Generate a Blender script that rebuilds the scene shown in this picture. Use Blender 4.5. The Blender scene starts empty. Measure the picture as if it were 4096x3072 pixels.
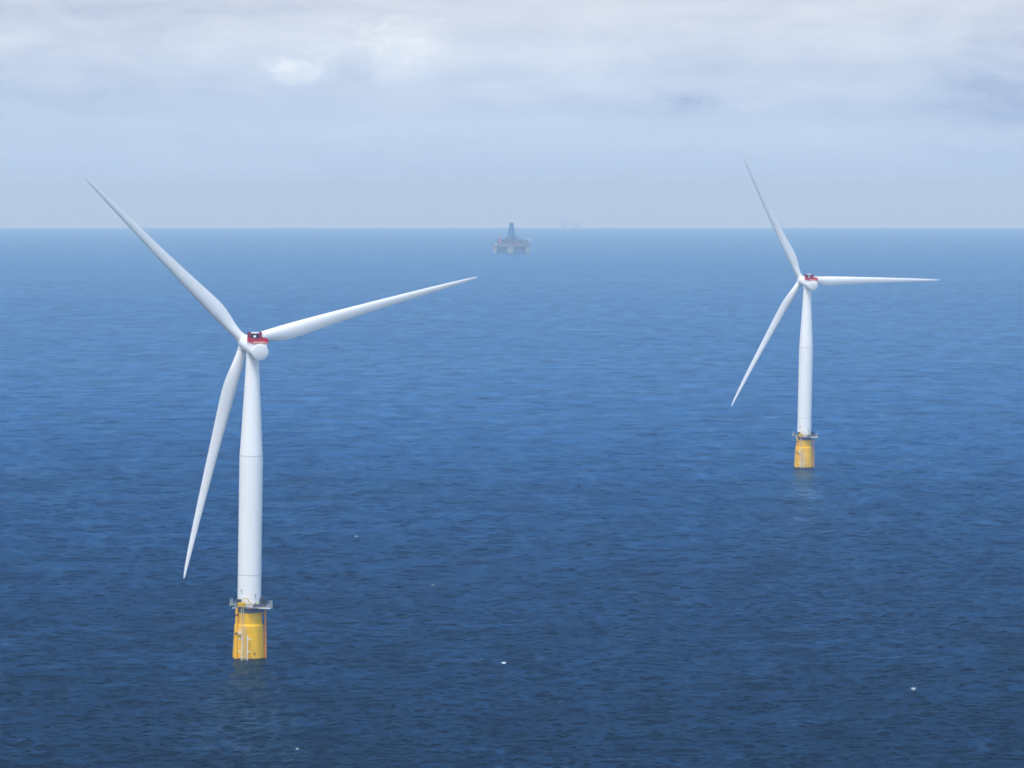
import bpy, bmesh, math, random
import numpy as np
from mathutils import Vector, Matrix

R = math.radians
scene = bpy.context.scene
col = scene.collection
random.seed(7)
RE = 7.43e6                       # earth radius with refraction: the sea curves away to its horizon
CAM_H = 159.18
F_PX = 24428.9                    # focal length in pixels of the 4096 px wide photograph

# ------------------------------------------------------------------ camera
cam = bpy.data.cameras.new('camera')
cam.sensor_width = 36.0
cam.lens = 36.0 * F_PX / 4096
cam.clip_start = 5.0
cam.clip_end = 200000.0
cam_o = bpy.data.objects.new('camera', cam)
col.objects.link(cam_o)
PITCH = R(1.8406)
cam_o.location = (0, 0, CAM_H)
cam_o.rotation_euler = (R(90) - PITCH, 0, 0)
scene.camera = cam_o

# ------------------------------------------------------------------ view / render
scene.view_settings.view_transform = 'Standard'
scene.view_settings.look = 'None'
scene.view_settings.exposure = 0.75
scene.view_settings.gamma = 1.0
scene.cycles.use_denoising = True
scene.cycles.max_bounces = 6
scene.cycles.volume_bounces = 0
scene.cycles.sample_clamp_indirect = 6
scene.cycles.pixel_filter_type = 'BLACKMAN_HARRIS'
scene.cycles.filter_width = 1.7

# ------------------------------------------------------------------ world and sun
SUN_AZ = R(-155)                  # compass-like, measured from +Y towards +X: behind and to the left
SUN_EL = R(60)
world = bpy.data.worlds.new('World')
scene.world = world
world.use_nodes = True


class NT:
    """a small helper to write node trees"""
    def __init__(self, tree):
        self.t = tree

    def n(self, typ, ins=None, **props):
        nd = self.t.nodes.new(typ)
        for k, v in props.items():
            setattr(nd, k, v)
        for k, v in (ins or {}).items():
            self.put(nd.inputs[k], v)
        return nd

    def put(self, sock, v):
        if isinstance(v, bpy.types.NodeSocket):
            self.t.links.new(v, sock)
        else:
            if isinstance(v, (tuple, list)) and len(v) == 3 and sock.type == 'RGBA':
                v = (*v, 1)
            sock.default_value = v

    def m(self, op, a, b=None, c=None, clamp=False):
        nd = self.t.nodes.new('ShaderNodeMath')
        nd.operation = op
        nd.use_clamp = clamp
        for i, v in enumerate((a, b, c)):
            if v is not None:
                self.put(nd.inputs[i], v)
        return nd.outputs[0]

    def mix(self, f, a, b, blend='MIX'):
        nd = self.t.nodes.new('ShaderNodeMix')
        nd.data_type = 'RGBA'
        nd.blend_type = blend
        self.put(nd.inputs[0], f)
        self.put(nd.inputs[6], a)
        self.put(nd.inputs[7], b)
        return nd.outputs[2]

    def noise(self, vec, scale, detail=4, rough=0.5, dist=0.0):
        nd = self.n('ShaderNodeTexNoise', {'Vector': vec, 'Scale': scale, 'Detail': detail, 'Roughness': rough, 'Distortion': dist})
        return nd.outputs[0]

    def ramp(self, f, stops, interp='LINEAR'):
        nd = self.t.nodes.new('ShaderNodeValToRGB')
        nd.color_ramp.interpolation = interp
        e = nd.color_ramp.elements
        while len(e) < len(stops):
            e.new(0.5)
        for i, (p, c) in enumerate(stops):
            e[i].position = p
            e[i].color = (*c, 1) if len(c) == 3 else c
        self.put(nd.inputs[0], f)
        return nd.outputs[0]

    def remap(self, v, a, b, c=0.0, d=1.0, smooth=False):
        nd = self.t.nodes.new('ShaderNodeMapRange')
        if smooth:
            nd.interpolation_type = 'SMOOTHSTEP'
        for i, x in enumerate((v, a, b, c, d)):
            self.put(nd.inputs[i], x)
        return nd.outputs[0]


def build_world():
    nt = world.node_tree
    nt.nodes.clear()
    k = NT(nt)
    out = k.n('ShaderNodeOutputWorld')
    bg = k.n('ShaderNodeBackground')
    bg.inputs[1].default_value = 0.1
    nt.links.new(bg.outputs[0], out.inputs[0])
    sky = k.n('ShaderNodeTexSky', sky_type='NISHITA', sun_disc=False, sun_elevation=SUN_EL, sun_rotation=SUN_AZ)
    tc = k.n('ShaderNodeTexCoord')
    sp = k.n('ShaderNodeSeparateXYZ', {0: tc.outputs['Generated']})
    x, y, z = sp.outputs
    az = k.m('ARCTAN2', x, y)
    # cloud coordinates: flat, wide banks seen edge-on near the horizon
    def vec(sx, sz, off=0.0):
        return k.n('ShaderNodeCombineXYZ', {0: k.m('MULTIPLY', az, sx), 1: k.m('MULTIPLY', z, sz), 2: off}).outputs[0]
    warp = k.noise(vec(30, 60, 3.1), 1.0, 3, 0.5)
    zz = k.m('ADD', z, k.m('MULTIPLY', k.m('SUBTRACT', warp, 0.5), 0.006))
    def vec2(sx, sz, off=0.0):
        return k.n('ShaderNodeCombineXYZ', {0: k.m('MULTIPLY', az, sx), 1: k.m('MULTIPLY', zz, sz), 2: off}).outputs[0]
    bands = k.noise(vec2(14, 150, 1.7), 1.0, 5, 0.55)
    puffs = k.noise(vec2(48, 130, 9.2), 1.0, 7, 0.6, 0.6)
    fine = k.noise(vec2(160, 330, 4.4), 1.0, 6, 0.65, 0.4)
    wisp = k.noise(vec2(420, 700, 2.2), 1.0, 4, 0.5, 0.8)
    w1 = k.remap(wisp, 0.3, 0.7, -1.0, 1.0)
    # base brightness with height over the horizon
    base = k.ramp(k.remap(z, -0.01, 0.09), [
        (0.00, (0.44, 0.58, 0.80)), (0.12, (0.455, 0.595, 0.805)), (0.28, (0.53, 0.63, 0.795)),
        (0.42, (0.605, 0.665, 0.77)), (0.56, (0.69, 0.725, 0.78)), (0.75, (0.62, 0.69, 0.79)), (1.0, (0.42, 0.52, 0.68))])
    h = k.remap(z, 0.0, 0.022, 0.15, 1.0, True)
    b1 = k.remap(bands, 0.36, 0.66, -1.0, 1.0)
    p1 = k.remap(puffs, 0.35, 0.65, -1.0, 1.0)
    f1 = k.remap(fine, 0.3, 0.7, -1.0, 1.0)
    var = k.m('ADD', k.m('MULTIPLY', b1, 0.07), k.m('ADD', k.m('MULTIPLY', p1, 0.06), k.m('MULTIPLY', f1, 0.018)))
    var = k.m('MULTIPLY', var, h)

    def blob(px, py, sx, sy, amp, edge=None, rag=0.32):
        a0, z0 = (px - 2048) / F_PX, (749 - py) / F_PX
        dx = k.m('DIVIDE', k.m('SUBTRACT', az, a0), sx / F_PX)
        dz = k.m('DIVIDE', k.m('SUBTRACT', z, z0), sy / F_PX)
        d = k.m('ADD', k.m('MULTIPLY', dx, dx), k.m('MULTIPLY', dz, dz))
        d = k.m('ADD', d, k.m('MULTIPLY', p1, 0.45))
        d = k.m('ADD', d, k.m('ADD', k.m('MULTIPLY', f1, 0.34), k.m('MULTIPLY', w1, rag)))
        g = k.m('EXPONENT', k.m('MULTIPLY', d, -1.0))
        if edge:
            g = k.remap(g, edge[0], edge[1], 0.0, 1.0, True)
        return k.m('MULTIPLY', g, amp)
    for b in [(1400, 170, 430, 130, 0.13), (1640, 190, 200, 110, 0.06), (1190, 285, 115, 55, 0.15, (0.15, 0.95), 0.42), (1110, 255, 80, 34, 0.09, (0.15, 0.95), 0.42),
              (1600, 270, 120, 80, 0.06, (0.1, 1.0), 0.4), (1660, 140, 150, 90, 0.06, (0.1, 0.9), 0.4), (2500, 140, 500, 120, 0.06), (3500, 190, 280, 120, 0.07),
              (2740, 405, 90, 40, -0.09, None, 0.3), (2600, 385, 900, 45, -0.07), (500, 360, 600, 50, -0.05),
              (4050, 330, 320, 380, -0.08, None, 0.2), (1430, 260, 90, 70, -0.09, (0.3, 0.8)), (600, 30, 900, 40, -0.07), (3900, 40, 500, 80, 0.03),
              (1500, 500, 800, 90, 0.03), (2600, 560, 700, 60, 0.03)]:
        var = k.m('ADD', var, blob(*b))
    gain = k.m('ADD', 1.0, var)
    cg = k.n('ShaderNodeCombineXYZ', {0: k.m('POWER', gain, 1.25), 1: k.m('POWER', gain, 1.05), 2: k.m('POWER', gain, 0.62)}).outputs[0]
    clouds = k.mix(1.0, base, cg, 'MULTIPLY')
    clouds = k.mix(1.0, clouds, (6.35, 6.35, 6.35), 'MULTIPLY')
    # overhead: thin broken overcast letting the blue sky through
    proj = k.n('ShaderNodeVectorMath', {0: tc.outputs['Generated'], 1: k.n('ShaderNodeCombineXYZ', {
        0: k.m('MAXIMUM', z, 0.08), 1: k.m('MAXIMUM', z, 0.08), 2: 1.0}).outputs[0]}, operation='DIVIDE').outputs[0]
    hi = k.noise(proj, 0.9, 6, 0.55)
    cover = k.remap(hi, 0.40, 0.66, 0.10, 0.75, True)
    # unseen sky shaped for light: dark blue ahead dims sea reflections, bright cloud behind fills
    front = k.mix(0.35, k.mix(1.0, sky.outputs[0], (0.14, 0.42, 0.78), 'MULTIPLY'), (0.12, 0.80, 2.7))
    front = k.mix(1.0, front, k.ramp(k.remap(z, 0.06, 0.6), [(0, (1.8, 1.8, 1.8)), (0.17, (1.5, 1.5, 1.5)), (0.45, (0.80, 0.66, 0.62)), (0.7, (0.62, 0.30, 0.22)), (1, (0.55, 0.22, 0.13))]), 'MULTIPLY')
    bright = k.mix(cover, sky.outputs[0], (11.0, 15.9, 24.4))
    toward = k.m('ADD', k.m('MULTIPLY', y, 0.9), k.m('MULTIPLY', x, 0.25))
    deck = k.mix(k.remap(toward, -0.15, 0.35, 0.0, 1.0, True), bright, front)
    up = k.remap(z, 0.045, 0.11, 0.0, 1.0, True)
    full = k.mix(up, clouds, deck)
    k.put(bg.inputs[0], full)


build_world()
sun = bpy.data.lights.new('sun', 'SUN')
sun.energy = 1.6
sun.angle = R(12)
sun.color = (1.0, 0.95, 0.87)
sun_o = bpy.data.objects.new('sun', sun)
col.objects.link(sun_o)
to_sun = Vector((math.sin(SUN_AZ) * math.cos(SUN_EL), math.cos(SUN_AZ) * math.cos(SUN_EL), math.sin(SUN_EL)))
sun_o.rotation_euler = to_sun.to_track_quat('Z', 'Y').to_euler()
sun_o.location = (0, 0, 400)


# ------------------------------------------------------------------ helpers
def material(name, color, rough=0.5, metal=0.0, vary=0.0, vscale=0.5, dirt=None, spec=0.5, stretch=(1, 1, 1), bump=0.0):
    m = bpy.data.materials.new(name)
    m.use_nodes = True
    k = NT(m.node_tree)
    bs = m.node_tree.nodes['Principled BSDF']
    bs.inputs['Roughness'].default_value = rough
    bs.inputs['Metallic'].default_value = metal
    bs.inputs['Specular IOR Level'].default_value = spec
    tc = k.n('ShaderNodeTexCoord')
    mp = k.n('ShaderNodeMapping', {'Vector': tc.outputs['Object'], 'Scale': stretch}).outputs[0]
    c = tuple(color)
    if vary:
        n = k.noise(mp, vscale, 6, 0.6)
        c = k.mix(k.remap(n, 0.3, 0.7), tuple(v * (1 - vary) for v in color), tuple(min(1, v * (1 + vary)) for v in color))
    if dirt:
        dc, lo, hi, ds = dirt
        n2 = k.noise(mp, ds, 7, 0.65, 0.3)
        c = k.mix(k.remap(n2, lo, hi, 0.0, 1.0, True), c, dc)
    k.put(bs.inputs['Base Color'], c)
    if bump:
        b = k.n('ShaderNodeBump', {'Height': k.noise(mp, vscale * 3, 4), 'Strength': bump, 'Distance': 0.05})
        k.put(bs.inputs['Normal'], b.outputs[0])
    return m


M = {
    'white': material('white_paint', (0.84, 0.785, 0.695), 0.42, vary=0.03, vscale=0.15, dirt=((0.62, 0.60, 0.56), 0.56, 0.85, 0.22), stretch=(1, 1, 0.25)),
    'blade': material('blade_gelcoat', (0.82, 0.775, 0.70), 0.40, vary=0.03, vscale=0.12, dirt=((0.58, 0.565, 0.53), 0.58, 0.86, 0.3)),
    'nacelle': material('nacelle_paint', (0.83, 0.785, 0.71), 0.45, vary=0.025, vscale=0.4),
    'seam': material('seam_grey', (0.52, 0.51, 0.49), 0.5, vary=0.05, vscale=1),
    'yellow': material('yellow_paint', (0.84, 0.44, 0.0), 0.55, vary=0.10, spec=0.2, vscale=0.35,
                       dirt=((0.30, 0.16, 0.015), 0.54, 0.80, 0.55), stretch=(1, 1, 0.22), bump=0.15),
    'tube_yellow': material('tube_yellow_paint', (0.90, 0.47, 0.0), 0.5, spec=0.2, vary=0.05, vscale=0.6),
    'orange': material('orange_paint', (0.72, 0.26, 0.0), 0.5, spec=0.2, vary=0.10, vscale=0.8, dirt=((0.30, 0.12, 0.02), 0.62, 0.8, 0.9)),
    'rust_and_shade': material('rusty_steel_and_shade', (0.16, 0.07, 0.03), 0.8, vary=0.3, vscale=2),
    'collar': material('grey_collar_paint', (0.115, 0.10, 0.10), 0.6, vary=0.15, vscale=0.8, stretch=(1, 1, 0.4)),
    'growth_and_reflection': material('marine_growth_and_dark_reflection', (0.030, 0.017, 0.013), 0.75, vary=0.5, vscale=1.2, bump=0.5),  # hull growth, its dark tone also painting in the reflection below
    'offwhite': material('galvanised_white', (0.70, 0.68, 0.58), 0.5, vary=0.06, vscale=2),
    'galv': material('galvanised_steel', (0.45, 0.45, 0.42), 0.5, vary=0.08, vscale=2),
    'ladder': material('ladder_paint', (0.66, 0.58, 0.34), 0.5, vary=0.08, vscale=2),
    'grating': material('deck_grating', (0.26, 0.27, 0.27), 0.7, vary=0.12, vscale=3),
    'rail': material('railing_steel', (0.20, 0.21, 0.22), 0.5, vary=0.06, vscale=3),
    'red': material('red_paint', (0.56, 0.010, 0.022), 0.5, vary=0.10, vscale=1.5),
    'deepred': material('deep_red_paint', (0.17, 0.006, 0.028), 0.55, vary=0.10, vscale=1.2),
    'dark': material('dark_cabinet', (0.030, 0.026, 0.030), 0.55, vary=0.2, vscale=2),
    'radiator': material('radiator_core', (0.012, 0.014, 0.028), 0.6, vary=0.3, vscale=3, stretch=(1, 4, 1)),
    'cream': material('cream_panel', (0.80, 0.60, 0.36), 0.55, vary=0.06, vscale=2),
    'signyellow': material('sign_yellow', (0.90, 0.50, 0.0), 0.5, spec=0.2, vary=0.03, vscale=2),
    'black': material('black_lettering', (0.018, 0.016, 0.016), 0.5, vary=0.1, vscale=4),
    'crane': material('crane_yellow', (0.80, 0.47, 0.09), 0.45, vary=0.08, vscale=2),
    'lime': material('lime_cover', (0.60, 0.68, 0.02), 0.6, vary=0.08, vscale=4),
    'lampglass': material('lamp_housing_white', (0.82, 0.82, 0.82), 0.3, vary=0.02, vscale=4),
    'rigpale': material('rig_column_paint', (0.27, 0.245, 0.15), 0.6, vary=0.12, vscale=0.12),
    'rigdark': material('rig_deck_paint', (0.07, 0.05, 0.06), 0.7, vary=0.35, vscale=0.10),
    'rigbrown': material('rig_module_paint', (0.16, 0.11, 0.08), 0.7, vary=0.3, vscale=0.12),
    'rigblue': material('derrick_blue_paint', (0.03, 0.085, 0.20), 0.6, vary=0.2, vscale=0.15),
    'rigred': material('rig_crane_red', (0.50, 0.12, 0.10), 0.6, vary=0.1, vscale=0.2),
    'rigwhite': material('rig_white_paint', (0.74, 0.74, 0.74), 0.5, vary=0.05, vscale=0.2),
    'farsteel_hazed': material('far_platform_hazed_steel', (0.42, 0.43, 0.45), 0.7, vary=0.2, vscale=0.08),  # paint lightened to add haze to the distant platform
}


class MB:
    """collects shapes into one mesh"""
    def __init__(self):
        self.bm = bmesh.new()

    def box(self, c, s, rot=None, bevel=0.0):
        r = bmesh.ops.create_cube(self.bm, size=1.0)
        mt = Matrix.Translation(c) @ (rot.to_4x4() if rot else Matrix.Identity(4)) @ Matrix.Diagonal((*s, 1))
        bmesh.ops.transform(self.bm, matrix=mt, verts=r['verts'])
        if bevel:
            ed = list({e for v in r['verts'] for e in v.link_edges})
            bmesh.ops.bevel(self.bm, geom=ed, offset=bevel, segments=3, profile=0.5, affect='EDGES')
        return self

    def tube(self, a, b, r, r2=None, n=12, cap=True):
        a, b = Vector(a), Vector(b)
        d = b - a
        q = d.to_track_quat('Z', 'Y')
        res = bmesh.ops.create_cone(self.bm, cap_ends=cap, segments=n, radius1=r, radius2=r if r2 is None else r2, depth=d.length)
        bmesh.ops.transform(self.bm, matrix=Matrix.Translation((a + b) / 2) @ q.to_matrix().to_4x4(), verts=res['verts'])
        return self

    def sphere(self, c, r, n=12, scale=(1, 1, 1)):
        res = bmesh.ops.create_uvsphere(self.bm, u_segments=n, v_segments=max(6, n // 2), radius=r)
        bmesh.ops.transform(self.bm, matrix=Matrix.Translation(c) @ Matrix.Diagonal((*scale, 1)), verts=res['verts'])
        return self

    def lathe(self, prof, n=64, mat=None, cap0=True, cap1=True):
        """prof: (radius, z) from bottom to top; about local Z, then mat"""
        mat = mat or Matrix.Identity(4)
        rings = []
        for r, z in prof:
            rings.append([self.bm.verts.new(mat @ Vector((r * math.cos(2 * math.pi * i / n), r * math.sin(2 * math.pi * i / n), z))) for i in range(n)])
        for a, b in zip(rings, rings[1:]):
            for i in range(n):
                self.bm.faces.new((a[i], a[(i + 1) % n], b[(i + 1) % n], b[i]))
        if cap0:
            self.bm.faces.new(rings[0][::-1])
        if cap1:
            self.bm.faces.new(rings[-1])
        return self

    def prism(self, poly, z0, z1):
        a = [self.bm.verts.new((p[0], p[1], z0)) for p in poly]
        b = [self.bm.verts.new((p[0], p[1], z1)) for p in poly]
        n = len(poly)
        for i in range(n):
            self.bm.faces.new((a[i], a[(i + 1) % n], b[(i + 1) % n], b[i]))
        self.bm.faces.new(a[::-1])
        self.bm.faces.new(b)
        return self

    def grid(self, rings, close=True):
        vs = [[self.bm.verts.new(p) for p in ring] for ring in rings]
        n = len(vs[0])
        for a, b in zip(vs, vs[1:]):
            for i in range(n if close else n - 1):
                self.bm.faces.new((a[i], a[(i + 1) % n], b[(i + 1) % n], b[i]))
        self.bm.faces.new(vs[0][::-1])
        self.bm.faces.new(vs[-1])
        return self

    def build(self, name, mat, parent=None, smooth=35):
        me = bpy.data.meshes.new(name)
        bmesh.ops.recalc_face_normals(self.bm, faces=self.bm.faces)
        if smooth:
            for f in self.bm.faces:
                f.smooth = True
            for e in self.bm.edges:
                if len(e.link_faces) == 2 and e.calc_face_angle(0) > R(smooth):
                    e.smooth = False
        self.bm.to_mesh(me)
        self.bm.free()
        me.materials.append(mat)
        o = bpy.data.objects.new(name, me)
        col.objects.link(o)
        if parent:
            o.parent = parent
        return o


def tag(o, label=None, cat=None, group=None, kind=None):
    for key, v in (('label', label), ('category', cat), ('group', group), ('kind', kind)):
        if v:
            o[key] = v
    return o


def copy_tree(o, parent=None):
    c = o.copy()
    col.objects.link(c)
    if parent:
        c.parent = parent
    for ch in list(o.children):
        copy_tree(ch, c)
    return c


def ray_to_sea(px, py):
    """a point of the photograph (4096 px wide) on the curved sea"""
    u, v = (px - 2048) / F_PX, (1536 - py) / F_PX
    d = Vector((u, math.cos(PITCH) + v * math.sin(PITCH), -math.sin(PITCH) + v * math.cos(PITCH)))
    d.normalize()
    t = CAM_H / max(1e-4, -d.z)
    for _ in range(60):
        p = Vector((0, 0, CAM_H)) + d * t
        t = (CAM_H + (p.x ** 2 + p.y ** 2) / (2 * RE)) / max(1e-4, -d.z)
    p = Vector((0, 0, CAM_H)) + d * t
    return p


# ------------------------------------------------------------------ water
def smooth01(x):
    x = np.clip(x, 0, 1)
    return x * x * (3 - 2 * x)


def build_water():
    rs = [0.0, 60, 150, 300, 500, 700, 900, 1080, 1220, 1330, 1410, 1460]
    r = 1460.0
    while r < 11000:
        r += 1.10 * (r / 1600) ** 1.30
        rs.append(r)
    step = rs[-1] - rs[-2]
    while r < 64000:
        step = max(step, r * 0.0045)
        r += step
        rs.append(r)
    rs = np.array(rs[1:])
    fine = np.arange(-7.5, 7.5001, 0.016)
    coarse = np.concatenate([7.5 + 0.016 * 1.35 ** np.arange(1, 18)])
    coarse = coarse[coarse < 14]
    side = np.arange(15, 181, 3.0)
    th = np.unique(np.concatenate([fine, coarse, -coarse, side, -side[:-1]]))
    th_r = np.radians(th)
    dth = np.gradient(th_r)
    nr, nt = len(rs), len(th)
    Rg, T = np.meshgrid(rs, th_r, indexing='ij')
    X = (Rg * np.sin(T)).astype(np.float32)
    Y = (Rg * np.cos(T)).astype(np.float32)
    spacing = np.maximum(np.gradient(rs)[:, None] * 0.8, Rg * dth[None, :]).astype(np.float32)
    Z = np.zeros_like(X)
    rng = np.random.default_rng(5)
    wind = math.atan2(-math.cos(0.3192), math.sin(0.3192))      # waves run with the wind, towards the camera
    # patches of stronger and weaker wind on the water
    for lam, amp, spread in ([(l, 0.085, 0.30) for l in np.linspace(70, 130, 8)] +
                             [(l, 0.034, 0.60) for l in np.geomspace(15, 60, 24)] +
                             [(l, 0.0150 * l ** 0.45, 1.05) for l in np.geomspace(2.7, 14, 120)]):
        lam = lam * rng.uniform(0.93, 1.07)
        a = wind + rng.normal(0, spread)
        kx, ky = 2 * math.pi / lam * math.cos(a), 2 * math.pi / lam * math.sin(a)
        ph = rng.uniform(0, 2 * math.pi)
        att = smooth01((lam / spacing - 2.2) / 2.5).astype(np.float32)
        rows = np.where(att.max(axis=1) > 0)[0]
        if len(rows) == 0:
            continue
        i0, i1 = rows[0], rows[-1] + 1
        s = np.sin(np.float32(kx) * X[i0:i1] + np.float32(ky) * Y[i0:i1] + np.float32(ph))
        Z[i0:i1] += amp * att[i0:i1] * (s + 0.22 * (s * s - 0.5))
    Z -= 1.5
    Z -= (Rg ** 2 / (2 * RE)).astype(np.float32)
    nv = nr * nt + 1
    co = np.zeros((nv, 3), np.float32)
    co[:-1, 0], co[:-1, 1], co[:-1, 2] = X.ravel(), Y.ravel(), Z.ravel()
    i = np.arange(nr - 1)[:, None] * nt
    j = np.arange(nt)[None, :]
    j2 = (j + 1) % nt
    quads = np.stack([i + j, i + nt + j, i + nt + j2, i + j2], -1).reshape(-1, 4)[:, ::-1]
    tri = np.stack([np.full(nt, nv - 1), (np.arange(nt) + 1) % nt, np.arange(nt)], -1)
    me = bpy.data.meshes.new('water')
    nq, ntri = len(quads), len(tri)
    me.vertices.add(nv)
    me.loops.add(nq * 4 + ntri * 3)
    me.polygons.add(nq + ntri)
    me.vertices.foreach_set('co', co.ravel())
    me.loops.foreach_set('vertex_index', np.concatenate([quads.ravel(), tri.ravel()]).astype(np.int32))
    me.polygons.foreach_set('loop_start', np.concatenate([np.arange(nq) * 4, nq * 4 + np.arange(ntri) * 3]).astype(np.int32))
    me.polygons.foreach_set('use_smooth', np.ones(nq + ntri, bool))
    # whitecaps: foam where single crests break
    foam = np.zeros(nv, np.float32)
    caps = [(2015, 2637, 1.0, 1.0), (1460, 2806, 2.2, .62), (1190, 2972, 1.4, .62), (3655, 2737, 1.8, .68), (1730, 2326, 3.6, .50),
            (1425, 2132, 1.6, .72), (1588, 2078, .8, .55), (1778, 1921, .8, .62), (1295, 1873, 1.0, .72), (2370, 1632, 1.4, .6),
            (1385, 1540, 1.2, .5), (2240, 2278, 1.0, .55), (3053, 1173, 5, .62), (3085, 1173, 5, .62), (3540, 1458, 3.0, .6),
            (2862, 1536, 3, .45), (3660, 2161, 4, .42), (3740, 2261, .8, .5), (3340, 2672, .7, .45), (634, 2118, .8, .55),
            (180, 1241, 4, .5), (485, 2305, 1.2, .4), (1920, 2220, 3, .45), (700, 2900, 1.4, .42)]
    caps += [(px - 22, py + 1, 2.6 * w, 0.40) for px, py, w, s in caps[:4]]
    caps = [caps[0]] + [(px, py, w, s * 0.74) for px, py, w, s in caps[1:]]
    th_a, rs_a = th_r, rs
    for px, py, w, s in caps:
        p = ray_to_sea(px, py)
        rr, tt = math.hypot(p.x, p.y), math.atan2(p.x, p.y)
        dr = max(1.9, 2.6 * (rr / 2000) ** 2)
        wr = max(w * .8, rr * 0.00022)
        ii = np.where(np.abs(rs_a - rr) < dr * 3)[0]
        jj = np.where(np.abs(th_a - tt) * rr < wr * 3)[0]
        if len(ii) == 0 or len(jj) == 0:
            continue
        g = np.exp(-((rs_a[ii] - rr) / dr)[:, None] ** 2 - ((th_a[jj] - tt) * rr / wr)[None, :] ** 2) * s * 1.15
        idx = (ii[:, None] * nt + jj[None, :])
        foam[idx] = np.maximum(foam[idx], g)
    at = me.attributes.new('foam', 'FLOAT', 'POINT')
    at.data.foreach_set('value', foam)
    me.update()
    me.validate()
    o = bpy.data.objects.new('water', me)
    col.objects.link(o)
    tag(o, kind='structure')

    m = bpy.data.materials.new('sea_water')
    m.use_nodes = True
    k = NT(m.node_tree)
    bs = m.node_tree.nodes['Principled BSDF']
    geo = k.n('ShaderNodeNewGeometry')
    # chop running with the wind: crests lie across it
    mp = k.n('ShaderNodeMapping', {'Vector': geo.outputs['Position'], 'Rotation': (0, 0, -(wind - math.pi / 2)), 'Scale': (0.55, 1.0, 1.0)}).outputs[0]
    n1 = k.noise(mp, 0.55, 3, 0.6, 0.4)
    n2 = k.noise(mp, 0.17, 3, 0.55, 0.5)
    n3 = k.noise(mp, 0.045, 3, 0.5, 0.3)
    hgt = k.m('ADD', k.m('MULTIPLY', n1, 0.50), k.m('ADD', k.m('MULTIPLY', n2, 1.35), k.m('MULTIPLY', n3, 2.2)))
    bmp = k.n('ShaderNodeBump', {'Height': hgt, 'Strength': 0.8, 'Distance': 1.0})
    k.put(bs.inputs['Normal'], bmp.outputs[0])
    mp2 = k.n('ShaderNodeMapping', {'Vector': geo.outputs['Position'], 'Scale': (0.35, 1.0, 1.0)}).outputs[0]
    gust = k.noise(mp2, 0.0022, 4, 0.55, 0.4)
    # cat's paws: small ruffled and slick patches
    mp3 = k.n('ShaderNodeMapping', {'Vector': geo.outputs['Position'], 'Scale': (1.0, 0.55, 1.0)}).outputs[0]
    paw = k.remap(k.noise(mp3, 0.030, 4, 0.62, 0.5), 0.32, 0.68, -1.0, 1.0)
    # light falloff painted into the sea: darker, duller near, bluer, brighter far, noise-ragged edge
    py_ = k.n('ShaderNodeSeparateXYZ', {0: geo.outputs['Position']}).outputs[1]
    grade_edge = k.noise(k.n('ShaderNodeMapping', {'Vector': geo.outputs['Position'], 'Scale': (1.0, 0.45, 1.0)}).outputs[0], 0.0016, 5, 0.6, 0.5)
    light_grade = k.remap(k.m('ADD', py_, k.m('MULTIPLY', k.m('SUBTRACT', grade_edge, 0.5), 2600.0)), 1300.0, 5200.0, 0.0, 1.0, True)
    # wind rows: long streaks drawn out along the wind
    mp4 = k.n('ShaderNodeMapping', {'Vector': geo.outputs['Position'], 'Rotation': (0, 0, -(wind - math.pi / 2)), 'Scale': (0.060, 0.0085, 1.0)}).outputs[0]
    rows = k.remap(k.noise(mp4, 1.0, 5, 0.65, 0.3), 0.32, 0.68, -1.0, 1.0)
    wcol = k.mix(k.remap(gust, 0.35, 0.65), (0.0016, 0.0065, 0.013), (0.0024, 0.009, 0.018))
    wcol = k.mix(light_grade, wcol, (0.0050, 0.034, 0.100))
    fa = k.n('ShaderNodeAttribute', attribute_name='foam').outputs['Fac']
    fn = k.noise(geo.outputs['Position'], 1.3, 5, 0.75)
    fm = k.remap(k.m('MULTIPLY', fa, k.m('ADD', 0.10, k.m('MULTIPLY', fn, 1.9))), 0.28, 0.85, 0.0, 0.92, True)
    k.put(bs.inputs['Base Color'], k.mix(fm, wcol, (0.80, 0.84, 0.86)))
    bs.inputs['Roughness'].default_value = 0.8
    bs.inputs['Specular IOR Level'].default_value = 0.0
    # blue-tinted mirror of the sky, growing towards grazing view
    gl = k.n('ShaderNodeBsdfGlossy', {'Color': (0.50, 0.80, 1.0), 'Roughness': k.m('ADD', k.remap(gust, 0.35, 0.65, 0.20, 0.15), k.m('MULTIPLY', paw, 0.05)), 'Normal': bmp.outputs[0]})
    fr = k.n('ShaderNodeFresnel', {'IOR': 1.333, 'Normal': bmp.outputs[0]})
    fac = k.m('MULTIPLY', k.m('MULTIPLY', fr.outputs[0], k.m('MULTIPLY', k.m('ADD', 1.0, k.m('ADD', k.m('MULTIPLY', paw, 0.46), k.m('MULTIPLY', rows, 0.32))), k.remap(light_grade, 0.0, 1.0, 0.31, 0.72))), k.m('SUBTRACT', 1.0, fm))
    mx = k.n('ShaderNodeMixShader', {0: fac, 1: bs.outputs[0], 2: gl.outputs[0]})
    m.node_tree.links.new(mx.outputs[0], m.node_tree.nodes['Material Output'].inputs['Surface'])
    me.materials.append(m)
    return o


build_water()

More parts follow.
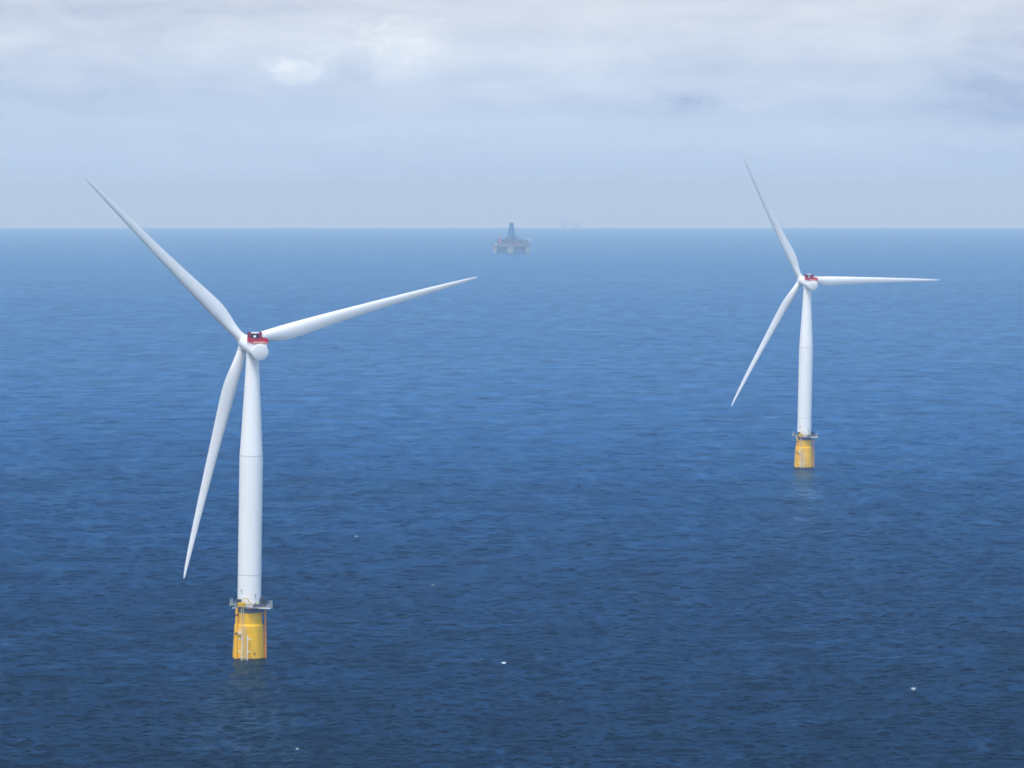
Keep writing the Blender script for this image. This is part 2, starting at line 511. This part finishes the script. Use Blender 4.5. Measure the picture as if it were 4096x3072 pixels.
# ------------------------------------------------------------------ haze: the sea air itself
hz = MB()
hz.box((0, 0, -120), (132000, 132000, 660))
haze = hz.build('haze', None if False else bpy.data.materials.new('sea_haze'), smooth=0)
tag(haze, kind='stuff')
hm = haze.data.materials[0]
hm.use_nodes = True
hm.node_tree.nodes.clear()
_k = NT(hm.node_tree)
_ho = _k.n('ShaderNodeOutputMaterial')
_pv = _k.n('ShaderNodeVolumePrincipled')
_pv.inputs['Color'].default_value = (0.46, 0.71, 1.0, 1)
_pv.inputs['Absorption Color'].default_value = (0.90, 0.93, 1, 1)     # clear sea air mostly scatters
_pv.inputs['Density'].default_value = 5.8e-5
_pv.inputs['Anisotropy'].default_value = 0.0
hm.node_tree.links.new(_pv.outputs[0], _ho.inputs['Volume'])

# ------------------------------------------------------------------ wind turbine
TAU = R(6.0)
HUB_H, OVER, REAR, CONE = 105.68, 10.25, 9.60, -0.0843
TOP_Z, KINK_Z = 101.65, 68.8
DECK_Z = 17.5
PSI = 0.3192
LEAN = 0.0553
AX = Vector((-math.cos(TAU), 0, math.sin(TAU)))           # rotor axis, pointing upwind
HUBTOP = Vector((0, 0, HUB_H))
UA, VA = R(74.2), R(-15.8)


def L(u, v, z):
    """foundation coordinates: u along the deck's long side, v across it"""
    return Vector((u * math.cos(UA) + v * math.cos(VA), u * math.sin(UA) + v * math.sin(VA), z))


LROT = Matrix.Rotation(UA, 3, 'Z')          # box x -> u


def axis_matrix(origin, zdir):
    q = zdir.to_track_quat('Z', 'Y')
    return Matrix.Translation(origin) @ q.to_matrix().to_4x4()


def blade_mesh():
    tab = [  # radius, chord, thickness ratio, leading edge offset, twist (deg)
        (1.75, 3.3, 1.0, 1.65, 16), (3.2, 3.3, 1.0, 1.65, 16), (5.0, 3.4, .93, 1.66, 16), (7.5, 3.85, .74, 1.70, 15.5), (10, 4.45, .57, 1.74, 15),
        (13, 5.05, .45, 1.76, 13.5), (16, 5.3, .385, 1.76, 12), (20, 5.15, .335, 1.70, 10), (26, 4.65, .295, 1.58, 7.5), (33, 4.1, .265, 1.43, 5.6),
        (41, 3.55, .24, 1.25, 4.0), (50, 3.0, .22, 1.06, 2.7), (59, 2.5, .205, .87, 1.6), (67, 2.02, .195, .70, .7), (74, 1.55, .185, .53, 0.0),
        (79, 1.12, .18, .38, -.5), (81.7, .74, .18, .25, -.8), (83.0, .38, .18, .13, -1), (83.5, .10, .2, .04, -1)]
    arr = np.array(tab)
    rr = np.concatenate([np.linspace(1.75, 22, 26), np.linspace(23.5, 78, 30), np.linspace(79, 83.5, 10)])
    rings = []
    N = 36
    for r in rr:
        ch, tc, le, tw = [float(np.interp(r, arr[:, 0], arr[:, i])) for i in (1, 2, 3, 4)]
        bl = float(smooth01(np.array((r - 3.4) / 9.5)))
        pts = []
        for i in range(N):
            a = 2 * math.pi * i / N
            x = 0.5 * (1 - math.cos(a))                    # 0 at leading edge, 1 at trailing edge
            sgn = 1 if a <= math.pi else -1
            yt = 5 * (0.2969 * math.sqrt(x) - 0.126 * x - 0.3516 * x ** 2 + 0.2843 * x ** 3 - 0.1015 * x ** 4) * tc
            cam_ = 0.035 * 4 * x * (1 - x)
            ya = -(sgn * yt + cam_)                        # convex side faces downwind
            yc = -sgn * 0.5 * math.sin(a if a <= math.pi else 2 * math.pi - a) * tc
            yy = (1 - bl) * yc + bl * ya
            X, Yv = x * ch - le, yy * ch
            t = R(tw) * (0.25 + 0.75 * bl)
            # twist turns the leading edge (-X) upwind (+Y)
            pts.append((X * math.cos(t) + Yv * math.sin(t), -X * math.sin(t) + Yv * math.cos(t) + 6.0 * (r / 83.5 - (r / 83.5) ** 2), r))
        rings.append(pts)
    return rings


def blade_matrix(w):
    e1 = Vector((0, 1, 0))
    e2 = Vector((math.sin(TAU), 0, math.cos(TAU)))
    b = e2 * math.cos(w) + e1 * math.sin(w)
    t = -e2 * math.sin(w) + e1 * math.cos(w)
    bb = b * math.cos(CONE) + AX * math.sin(CONE)
    aa = AX * math.cos(CONE) - b * math.sin(CONE)
    hub = HUBTOP + AX * OVER
    m = Matrix((t, aa, bb)).transposed().to_4x4()
    m.translation = hub
    return m


def text_mesh(s, size, mat, parent, matrix):
    cu = bpy.data.curves.new('lettering', 'FONT')
    cu.body = s
    cu.size = size
    cu.align_x = 'CENTER'
    cu.align_y = 'CENTER'
    cu.extrude = 0.012
    tmp = bpy.data.objects.new('lettering_source', cu)
    col.objects.link(tmp)
    dg = bpy.context.evaluated_depsgraph_get()
    me = bpy.data.meshes.new_from_object(tmp.evaluated_get(dg))
    bpy.data.objects.remove(tmp)
    bpy.data.curves.remove(cu)
    me.name = 'lettering'
    me.materials.clear()
    me.materials.append(mat)
    o = bpy.data.objects.new('lettering', me)
    col.objects.link(o)
    o.parent = parent
    o.matrix_basis = matrix
    return o


DECK_POLY = [(-6.5, -4.0), (-5.6, -1.4), (-0.4, 6.2), (7.2, 4.4), (7.75, -1.0), (4.6, -6.0), (-4.6, -6.0)]


def col_r(z):
    """radius of the yellow column at height z"""
    if z < 11.0:
        return 5.42 - 0.052 * z
    return 4.50 - 0.03 * (z - 11.5)


def make_turbine():
    root = bpy.data.objects.new('wind_turbine', None)
    root.empty_display_size = 5
    col.objects.link(root)

    # ---- yellow foundation column
    p = [(5.9, -14), (5.62, -3), (5.40, 0.30)]
    MB().lathe([(5.75, -14), (5.56, -2.5), (5.47, -0.05), (5.36, 0.0)], 96, cap1=False).build('waterline_reflection_band', M['growth_and_reflection'], root)  # dark hull band that also stands in for the dark reflection on the sea
    c = MB().lathe([(5.30, -0.4), (5.42 - .052 * .02, 0.02), (4.92, 10.9), (4.92, 11.0), (4.46, 11.55), (4.42, 15.35)], 96, cap0=False)
    column = c.build('column', M['yellow'], root, smooth=12)
    b = MB()
    b.box(L(2.0, math.sqrt(col_r(1.6) ** 2 - 4) + .04, 1.6), (0.55, 0.22, 0.8), Matrix.Rotation(UA - math.atan2(2.0, 4.9), 3, 'Z'), .03)
    b.build('anode_plate', M['rust_and_shade'], column)
    MB().lathe([(4.40, 15.35), (4.34, 15.40), (4.34, DECK_Z - .32)], 96, cap0=False).build('collar', M['collar'], root)

    # ---- tubes down the sides
    def sidetube(u0, v0, u1, v1, r, mat, zs):
        f0 = 7.75 / (DECK_Z + 7.7)
        um, vm = u0 + (u1 - u0) * f0, v0 + (v1 - v0) * f0
        t = MB().tube(L(um, vm, -.25), L(u1, v1, DECK_Z - .3), r, r * .92, 24).build('cable_tube', mat, root)
        MB().tube(L(u0, v0, -8), L(um, vm, -.25), r * 1.05, n=24).build('tube_foot', M['growth_and_reflection'], t)
        for z in zs:
            f = (z + 8) / (DECK_Z + 7.7)
            u, v = u0 + (u1 - u0) * f, v0 + (v1 - v0) * f
            d = math.hypot(u, v)
            rr = col_r(z) - .1
            bk = MB().tube(L(u * rr / d, v * rr / d, z), L(u, v, z), .22, n=14)
            bk.tube(L(u, v, z - .35), L(u, v, z + .35), r + .06, n=24)
            bk.build('standoff', mat if mat is M['orange'] else M['rust_and_shade'], t)  # brackets on the yellow tube painted dark in place of their shadows
        return t
    sidetube(-4.45, 4.0, -4.12, 2.9, .46, M['tube_yellow'], (14.6, 8.3))
    sidetube(5.98, 0.9, 5.45, 0.6, .33, M['orange'], (15.0, 8.2))

    # ---- ladders, boat landing, rest platform
    def ladder(u0, u1, z0, z1, off):
        m = MB()
        for u in (u0, u1):
            v0, v1 = math.sqrt(col_r(max(z0, 0)) ** 2 - u * u) + off, math.sqrt(4.4 ** 2 - u * u) + off if z1 > 12 else math.sqrt(col_r(z1) ** 2 - u * u) + off
            m.tube(L(u, v0, z0), L(u, v1, z1), .075, n=8)
        n = int((z1 - z0) / .45)
        for i in range(n):
            f = (i + .5) / n
            z = z0 + (z1 - z0) * f
            um = (u0 + u1) / 2
            v = math.sqrt(col_r(max(z, 0)) ** 2 - um * um) + off
            m.tube(L(u0, v, z), L(u1, v, z), .03, n=6)
        return m
    lad = ladder(-2.62, -1.92, 8.2, DECK_Z + 3.2, .5)
    for i in range(9):        # stand-offs
        z = 8.8 + i * 1.0
        for u in (-2.62, -1.92):
            v = math.sqrt(col_r(z) ** 2 - u * u)
            lad.tube(L(u, v - .1, z), L(u, v + .5, z), .035, n=6)
    lad.build('ladder', M['ladder'], root)
    bl = ladder(-1.72, -1.05, -.35, 11.2, .9)
    for i in range(6):
        z = .8 + i * 2.0
        for u in (-1.72, -1.05):
            v = math.sqrt(col_r(z) ** 2 - u * u)
            bl.tube(L(u, v - .1, z), L(u, v + .9, z), .05, n=6)
    boat = bl.build('boat_landing', M['ladder'], root)
    for u in (-2.28, -.42):
        v = math.sqrt(col_r(0) ** 2 - u * u) + 1.3
        m = MB().tube(L(u, v, -.45), L(u, v - .35, 8.0), .16, n=14)
        m.sphere(L(u, v - .35, 8.0), .17, 10)
        for z in (2.5, 6.7):
            m.tube(L(u, v - .2, z), L(u, v - 1.9, z), .10, n=10)
            s = -1 if u < -1.5 else 1
            m.tube(L(u, v - .2, z), L(u + s * .95, v - .35, z), .10, n=10)
            m.sphere(L(u + s * .98, v - .35, z), .25, 10)
        m.build('fender_tube', M['offwhite'], boat)
    rp = MB()
    rp.box(L(-3.0, 4.75, 8.5), (1.5, 1.5, .30), LROT)
    rest = rp.build('rest_platform', M['offwhite'], root)
    rr_ = MB()
    for u, v in ((-3.7, 5.45), (-3.0, 5.45), (-3.7, 4.3)):
        rr_.tube(L(u, v, 8.65), L(u, v, 9.85), .05, n=6)
    for z in (9.2, 9.85):
        rr_.tube(L(-3.7, 5.45, z), L(-2.65, 5.45, z), .05, n=6)
        rr_.tube(L(-3.7, 5.45, z), L(-3.7, 4.2, z), .05, n=6)
    rr_.build('railing', M['offwhite'], rest)

    # ---- working platform
    poly = [L(u, v, 0) for u, v in DECK_POLY]
    deck = MB().prism([(q.x, q.y) for q in poly], DECK_Z - .30, DECK_Z).build('platform', M['grating'], root)
    eb = MB()
    n = len(DECK_POLY)
    for i in range(n):
        a, b_ = Vector(DECK_POLY[i]), Vector(DECK_POLY[(i + 1) % n])
        d = (b_ - a)
        mid = (a + b_) / 2
        nrm = Vector((d.y, -d.x)).normalized()
        if nrm.dot(mid) < 0:
            nrm = -nrm
        mid = mid + nrm * .07
        eb.box(L(mid.x, mid.y, DECK_Z - .14), (d.length + .1, .13, .36), Matrix.Rotation(UA + math.atan2(d.y, d.x), 3, 'Z'))
    eb.build('edge_beam', M['offwhite'], deck)
    a, b_ = Vector((-0.4, 6.2)), Vector((7.2, 4.4))
    ang = math.atan2((b_ - a).y, (b_ - a).x)
    nr_ = Vector((-(b_ - a).y, (b_ - a).x)).normalized()
    for f0, f1 in ((.03, .11), (.52, .74)):
        q = a + (b_ - a) * (f0 + f1) / 2 + nr_ * .145
        MB().box(L(q.x, q.y, DECK_Z - .14), ((f1 - f0) * (b_ - a).length, .04, .37), Matrix.Rotation(UA + ang, 3, 'Z')).build('red_marking', M['red'], deck)
    rl = MB()
    for i in range(n):
        a, b_ = Vector(DECK_POLY[i]) * .985, Vector(DECK_POLY[(i + 1) % n]) * .985
        k_ = max(2, int((b_ - a).length / 1.25))
        for j in range(k_):
            q = a + (b_ - a) * j / k_
            rl.tube(L(q.x, q.y, DECK_Z), L(q.x, q.y, DECK_Z + 1.15), .05, n=6)
        for z in (.3, .58, .86, 1.15):
            rl.tube(L(a.x, a.y, DECK_Z + z), L(b_.x, b_.y, DECK_Z + z), .05 if z > 1 else .032, n=6)
    rl.build('railing', M['rail'], deck)
    # gate frames at the two ends
    for u, v, s in ((-6.1, -3.0, 1), (7.35, 2.0, 1)):
        g = MB()
        for du in (-.4, .4):
            g.tube(L(u + du, v, DECK_Z), L(u + du, v, DECK_Z + 2.0), .07, n=8)
        for z in (.7, 1.35, 2.0):
            g.tube(L(u - .4, v, DECK_Z + z), L(u + .4, v, DECK_Z + z), .06, n=8)
        g.tube(L(u - .4, v, DECK_Z), L(u + .4, v, DECK_Z + 2.0), .05, n=8)
        g.build('gate_frame', M['galv'], deck)
    # sign on the railing
    A, B = Vector((-5.6, 1.6)), Vector((-0.5, 5.6))
    sa = R(26)
    sc = Vector((-2.45, 5.35))
    sm = Matrix.Translation(L(sc.x, sc.y, DECK_Z + .98)) @ Matrix.Rotation(UA + R(14), 4, 'Z')
    sg = MB().box((0, 0, 0), (2.9, .07, 1.45), None, .015).build('name_sign', M['signyellow'], deck)
    sg.matrix_basis = sm
    # cabinets either side of the tower foot
    for u, v, sx, sy, sz in ((-3.45, 3.05, 1.6, 1.0, 2.5), (4.85, 1.8, 1.8, 1.6, 2.9)):
        cb = MB().box(L(u, v, DECK_Z + sz / 2 + .02), (sx, sy, sz), LROT, .05)
        for i in range(6):
            cb.box(L(u, v + sy / 2 + .03, DECK_Z + .45 + i * (sz - .8) / 5), (sx * .8, .06, .09), LROT)
        cb.build('cabinet', M['dark'], deck)
    # equipment on the deck
    w = MB()
    for u, v, sx, sy, sz in ((2.05, 4.0, 1.1, .7, .95), (3.2, 3.9, .9, .8, .65), (3.95, 3.4, .8, .7, 1.0), (1.2, 4.5, .5, .5, .7)):
        w.box(L(u, v, DECK_Z + sz / 2 + .01), (sx, sy, sz), LROT, .06)
    w.tube(L(2.6, 4.1, DECK_Z + .75), L(3.7, 3.7, DECK_Z + .75), .28, n=14)
    w.tube(L(1.95, 4.2, DECK_Z + .9), L(2.3, 4.2, DECK_Z + 1.7), .13, n=8)
    eq = w.build('winch', M['dark'], deck)
    MB().box(L(2.6, 4.2, DECK_Z + 1.42), (.85, .5, .34), LROT, .10).tube(L(2.6, 4.2, DECK_Z + .9), L(2.6, 4.2, DECK_Z + 1.3), .14, n=8).build('cover', M['lime'], eq)
    # crane: post, slanted boom, tip
    cr = MB().tube(L(.95, 4.7, DECK_Z), L(.95, 4.7, DECK_Z + .95), .27, n=16)
    cr.box(L(.85, 4.7, DECK_Z + 1.1), (.8, .45, .40), LROT, .04)
    cr.tube(L(.65, 4.75, DECK_Z + 1.15), L(-.75, 5.0, DECK_Z + 3.05), .17, .14, 12)
    cr.tube(L(-.72, 5.0, DECK_Z + 3.05), L(-2.05, 5.1, DECK_Z + 3.12), .15, .12, 12)
    cr.sphere(L(-.75, 5.0, DECK_Z + 3.05), .17, 10)
    cr.tube(L(-2.0, 5.1, DECK_Z + 3.1), L(-2.0, 5.1, DECK_Z + 2.4), .03, n=6)
    cr.build('crane', M['crane'], deck)
    MB().sphere(L(.85, 6.2, DECK_Z + .42), .27, 14).tube(L(.85, 5.7, DECK_Z + .42), L(.85, 6.2, DECK_Z + .42), .08, n=8).build('lamp', M['lampglass'], deck)

    # ---- tower
    tz0 = DECK_Z + .02
    prof = [(4.0, tz0), (3.98, 40), (3.97, KINK_Z - 2), (3.95, KINK_Z)]
    for i in range(1, 13):
        f = i / 12
        prof.append((3.95 - (3.95 - 2.15) * (f ** 0.92), KINK_Z + (TOP_Z + .5 - KINK_Z) * f))
    tower = MB().lathe(prof, 128).build('tower', M['white'], root)
    for z, r, mat in ((KINK_Z, 3.955, 'seam'), (28.2, 3.99, 'seam')):
        MB().lathe([(r - .02, z - .14), (r + .022, z - .11), (r + .022, z + .11), (r - .02, z + .14)], 128, cap0=False, cap1=False).build('flange_ring', M[mat], tower)
    for u, z, h_ in ((-2.75, 22.4, 1.0), (2.05, 20.6, 1.5)):
        v = math.sqrt(4.0 ** 2 - u * u)
        an = MB().tube(L(u, v - .1, z), L(u, v + .45, z), .06, n=8).tube(L(u, v + .45, z - .25), L(u, v + .45, z + h_), .06, n=8)
        an.tube(L(u - .35, v + .45, z + h_ * .55), L(u + .35, v + .45, z + h_ * .8), .045, n=6)
        an.build('antenna', M['dark'], tower)

    # ---- nacelle: long tilted drum with a raised flat-topped housing at the back
    nm = axis_matrix(HUBTOP, AX)
    na = MB().lathe([(0.3, -REAR + .25), (2.62, -REAR + .25), (2.72, -REAR + .4), (2.74, -4), (2.66, 2.0), (2.52, 6.4), (2.50, 7.1), (2.3, 7.25)], 96, nm)
    na.lathe([(2.1, TOP_Z + .35), (2.16, TOP_Z + .5), (2.16, TOP_Z + 1.3), (2.1, HUB_H - .5)], 64)
    nac = na.build('nacelle', M['nacelle'], root)
    MB().lathe([(0.05, -REAR - .12), (2.45, -REAR - .10), (2.80, -REAR + .06), (2.86, -REAR + .30), (2.80, -REAR + .62), (2.6, -REAR + .66)], 96, nm).build('rear_cover', M['white'], nac)
    DZ = 107.75
    # housing: section profile across y, lofted along x
    rings = []
    for x, top, hw in ((-1.6, 106.6, 1.2), (-0.2, 107.3, 2.0), (1.3, DZ - .14, 2.45), (5.0, DZ - .14, 2.52), (8.9, DZ - .14, 2.52), (9.15, DZ - .22, 2.42)):
        zb = 105.0 - (x + 3) * .085
        rings.append([(x, -hw, zb), (x, -hw, top - .35), (x, -hw * .93, top), (x, hw * .93, top), (x, hw, top - .35), (x, hw, zb)])
    MB().grid(rings).build('housing', M['nacelle'], nac, smooth=28)
    # hoist platform with red guard panels
    X0, X1, W = 2.6, 9.35, 2.62
    pf = MB().box(((X0 + X1) / 2, 0, DZ - .05), (X1 - X0, W * 2, .14)).build('hoist_platform', M['cream'], nac)
    gp = MB()
    for s in (-1, 1):
        gp.box(((X0 + X1) / 2, s * W, DZ + .80), (X1 - X0, .07, 1.40))
    gp.box((X1, 0, DZ + 1.02), (.07, 2 * W - .08, .98))
    for i in range(9):
        y = -W + i * 2 * W / 8
        gp.tube((X1 + .05, y, DZ - .55), (X1 + .05, y, DZ + 1.55), .055, n=6)
    for i in range(7):
        x = X0 + i * (X1 - X0) / 6
        for s in (-1, 1):
            gp.tube((x, s * (W + .05), DZ - .3), (x, s * (W + .05), DZ + 1.55), .055, n=6)
    gp.tube((X1 + .05, -W, DZ + .04), (X1 + .05, W, DZ + .04), .06, n=6)
    gp.build('guard_panel', M['red'], pf)
    MB().box((X1 + .0, -.62, DZ + .30), (.05, 3.3, .42)).build('sunlit_deck_panel', M['cream'], pf)  # added panel standing in for the sunlit deck seen through the gap
    # cooler at the front of the platform
    cz = DZ
    cl = MB()
    for s in (-1, 1):
        cl.box((X0 - .35, s * 1.93, cz + 1.62), (.95, 1.12, 3.2), None, .04)
    cl.box((X0 - .35, 0, cz + .38), (.9, 2.75, .7))
    cooler = cl.build('cooler', M['deepred'], nac)
    MB().box((X0 - .42, 0, cz + 1.75), (.6, 2.74, 2.1)).build('radiator', M['radiator'], cooler)
    MB().box((X0 - .35, 0, cz + 2.98), (1.0, 2.74, .42), None, .04).build('lid', M['lampglass'], cooler)
    fan = MB()
    for i in range(6):
        a = i * math.pi / 6
        fan.box((X0 - .06, -.05, cz + 1.75), (.07, .95, .13), Matrix.Rotation(a, 3, 'X'))
    fan.tube((X0 - .12, -.05, cz + 1.75), (X0 + .02, -.05, cz + 1.75), .19, n=12)
    fan.build('fan', M['lampglass'], cooler)
    MB().tube((X0 + .3, 2.75, cz), (X0 + .3, 2.75, cz + 2.6), .05, n=6).tube((X0 + .3, 2.45, cz + 2.3), (X0 + .3, 3.05, cz + 2.3), .05, n=6).build('wind_mast', M['rail'], nac)

    # ---- rotor
    hmx = axis_matrix(HUBTOP + AX * OVER, AX)
    hb = MB().lathe([(1.9, -2.95), (2.42, -2.8), (2.50, -2.2), (2.45, -1.2), (2.40, 0.8), (2.25, 1.7), (1.85, 2.5), (1.2, 3.05), (.5, 3.3), (.05, 3.36)], 64, hmx)
    hub = hb.build('hub', M['nacelle'], root)
    MB().lathe([(2.1, -3.15), (2.28, -3.1), (2.28, -2.9), (2.1, -2.85)], 64, hmx, False, False).build('joint_ring', M['seam'], hub)
    rings = blade_mesh()
    first = None
    for i in range(3):
        if first is None:
            bl_ = MB().grid(rings).build('blade', M['blade'], root, smooth=50)
            first = bl_
            MB().lathe([(1.55, 1.5), (1.74, 1.6), (1.74, 2.5), (1.66, 2.62)], 48, None, False, False).lathe(
                [(1.66, 2.66), (1.78, 2.70), (1.78, 2.92), (1.66, 2.96)], 48, None, False, False).build('root_collar', M['nacelle'], bl_)
        else:
            bl_ = copy_tree(first, root)
    return root


def place_turbine(root, x, y, w, label):
    D = Vector((math.sin(PSI), -math.cos(PSI), 0))
    side = Vector((0, 0, 1)).cross(D)
    rot = Matrix.Rotation(LEAN, 3, side) @ Matrix.Rotation(math.atan2(D.y, D.x), 3, 'Z')
    mt = rot.to_4x4()
    mt.translation = (x, y, -(x * x + y * y) / (2 * RE))
    root.matrix_world = mt
    root.matrix_basis = mt
    k_ = 0
    for ch in root.children:
        if ch.name.split('.')[0] == 'blade':
            ch.matrix_basis = blade_matrix(w + k_ * 2 * math.pi / 3)
            k_ += 1
    tag(root, label, 'wind turbine', 'floating wind turbines')


def letter(root, s):
    for d in root.children:
        if d.name.split('.')[0] == 'platform':
            for sgn in d.children:
                if sgn.name.split('.')[0] == 'name_sign':
                    text_mesh(s, 1.02, M['black'], sgn, Matrix.Translation((0, -0.042, 0)) @ Matrix.Rotation(R(90), 4, 'X'))


# the lettering hangs one level below the sign's platform, so the sign itself is lifted to the turbine
t1 = make_turbine()
for d in list(t1.children):
    if d.name == 'platform':
        for s_ in list(d.children):
            if s_.name == 'name_sign':
                s_.parent = t1


def letter(root, s):
    for sgn in root.children:
        if sgn.name.split('.')[0] == 'name_sign':
            text_mesh(s, 1.02, M['black'], sgn, Matrix.Translation((0, -0.042, 0)) @ Matrix.Rotation(R(90), 4, 'X') @ Matrix.Diagonal((0.92, 1, 1, 1)))


t2 = copy_tree(t1)
letter(t1, 'HY04')
letter(t2, 'HY05')
place_turbine(t1, -89.67, 2073.9, -0.8059, 'nearer, larger white wind turbine whose yellow sign reads HY04')
place_turbine(t2, 167.5, 3506.0, -0.5322, 'farther, smaller white wind turbine with one blade held level')


# ------------------------------------------------------------------ drilling rig in the haze
def make_rig():
    px, d = 2046, 16900.0
    x = (px - 2048) / F_PX * d
    root = bpy.data.objects.new('drilling_rig', None)
    col.objects.link(root)
    root.location = (x, d, -d * d / (2 * RE))
    root.rotation_euler = (0, 0, R(41))
    root.scale = (0.95, 0.95, 0.97)
    tag(root, 'distant drilling rig on pale columns with a tall blue derrick, small in the haze', 'drilling rig')
    c = 31.5
    for sx, sy in ((-1, -1), (1, -1), (1, 1), (-1, 1)):
        MB().box((sx * c, sy * c, 3), (14, 14, 26), None, 2.0).build('column', M['rigpale'], root)
    for s in (-1, 1):
        MB().box((s * c, 0, -16), (16, 100, 9), None, 3).build('pontoon', M['rigdark'], root)
    MB().box((0, 0, 8), (60, 60, 15), None, 1).build('bracing_and_shade', M['rigdark'], root)  # solid dark box, painting in shadow as well as bracing between columns
    MB().box((0, 0, 20), (82, 78, 9), None, .5).build('deck_box', M['rigbrown'], root)
    rng = random.Random(3)
    mod = MB()
    for i in range(46):
        sx, sy, sz = rng.uniform(6, 16), rng.uniform(6, 16), rng.uniform(3, 13)
        mx, my = rng.uniform(-33, 33), rng.uniform(-30, 30)
        sz += max(0, 11 - 0.42 * math.hypot(mx, my))
        mod.box((mx, my, 24.3 + sz / 2), (sx, sy, sz))
    for i in range(30):
        mx, my = rng.uniform(-36, 36), rng.uniform(-34, 34)
        mod.tube((mx, my, 23), (mx, my, 24 + rng.uniform(6, 17)), rng.uniform(.4, 1.1), n=8)
    mod.build('deck_module', M['rigdark'], root)
    MB().box((26, -22, 31), (20, 24, 12), None, .5).build('accommodation_block', M['rigbrown'], root)
    # derrick: lattice tower with clad lower part
    dz = [(24, 10.0), (33, 9.6), (46, 7.8), (57, 6.4), (70, 4.4), (80, 3.4), (84, 3.4)]
    dk = MB()
    for (z0, h0), (z1, h1) in zip(dz, dz[1:]):
        cs0 = [(-h0, -h0), (h0, -h0), (h0, h0), (-h0, h0)]
        cs1 = [(-h1, -h1), (h1, -h1), (h1, h1), (-h1, h1)]
        for i in range(4):
            j = (i + 1) % 4
            a0, b0 = (*cs0[i], z0), (*cs0[j], z0)
            a1, b1 = (*cs1[i], z1), (*cs1[j], z1)
            dk.tube(a0, a1, .9, n=8)
            dk.tube(a0, b1, .6, n=6)
            dk.tube(b0, a1, .6, n=6)
            dk.tube(a1, b1, .6, n=6)
    dk.box((0, 0, 80.5), (6.4, 6.4, 6), None, .3)
    der = dk.build('derrick', M['rigblue'], root)
    rc = []
    for z, h in ((24, 9.0), (44, 7.3), (57, 5.6), (77, 3.3)):
        rc.append([(-h, -h, z), (h, -h, z), (h, h, z), (-h, h, z)])
    MB().grid(rc).build('wind_wall', M['rigblue'], der)
    # deck cranes with booms
    for (bx, by), (tx, ty, tz) in (((-33, 12), (-31, 9, 58)), ((20, 33), (46, 20, 44))):
        cn = MB().tube((bx, by, 24), (bx, by, 38), 2.2, n=14).box((bx, by, 40), (5, 5, 5), None, .4)
        for o_ in (-1, 1):
            cn.tube((bx + o_, by, 40), (tx, ty, tz), .55, .4, 8)
        cn.build('deck_crane', M['rigred'], root)
    MB().lathe([(11, 36), (11.5, 36.2), (11.5, 37.2), (11, 37.3)], 8, Matrix.Translation((39, -34, 0))).tube((34, -30, 28), (39, -34, 36), 1.0, n=8).tube((39, -28, 28), (41, -32, 36), 1.0, n=8).build('helideck', M['rigwhite'], root)
    for i, (bx, by) in enumerate(((-42.5, 20), (-10, -40.5))):
        MB().sphere((bx, by, 22), 2.2, 12, (1.8, 1, 1)).build('lifeboat', M['rigwhite' if i == 0 else 'rigred'], root)
    return root


make_rig()


def make_far_platform():
    d = 40000.0
    x = (2284 - 2048) / F_PX * d
    root = bpy.data.objects.new('production_platform', None)
    col.objects.link(root)
    root.location = (x, d, -d * d / (2 * RE))
    root.rotation_euler = (0, 0, R(12))
    root.scale = (1.15, 1.15, 1.0)
    tag(root, 'very faint offshore platform on the horizon, almost lost in haze beside the drilling rig', 'offshore platform')
    MB().box((0, 0, 31), (112, 60, 14), None, .5).build('deck_box', M['farsteel_hazed'], root)
    for sx in (-1, 1):
        for sy in (-1, 1):
            MB().tube((sx * 40, sy * 20, -30), (sx * 38, sy * 20, 25), 11, 9, 20).build('leg', M['farsteel_hazed'], root)
    rng = random.Random(8)
    m = MB()
    for bx, sx, sz in ((-44, 22, 22), (-20, 20, 12), (4, 22, 14), (28, 20, 17), (46, 16, 10)):
        m.box((bx, rng.uniform(-8, 8), 38 + sz / 2), (sx, 34, sz), None, .5)
    for i in range(12):
        bx = rng.uniform(-52, 50)
        m.tube((bx, rng.uniform(-15, 15), 38), (bx, rng.uniform(-15, 15), 38 + rng.uniform(10, 22)), 1.2, n=8)
    m.build('topside_module', M['farsteel_hazed'], root)
    fb = MB()
    for o_ in (-1.6, 1.6):
        fb.tube((44, o_, 44), (70, o_, 66), 1.3, .8, 8)
    fb.build('flare_boom', M['farsteel_hazed'], root)
    dk = MB()
    dk.grid([[(-41 - h, -h, z), (-41 + h, -h, z), (-41 + h, h, z), (-41 - h, h, z)] for z, h in ((50, 7), (74, 2.5))])
    dk.build('derrick', M['farsteel_hazed'], root)


make_far_platform()
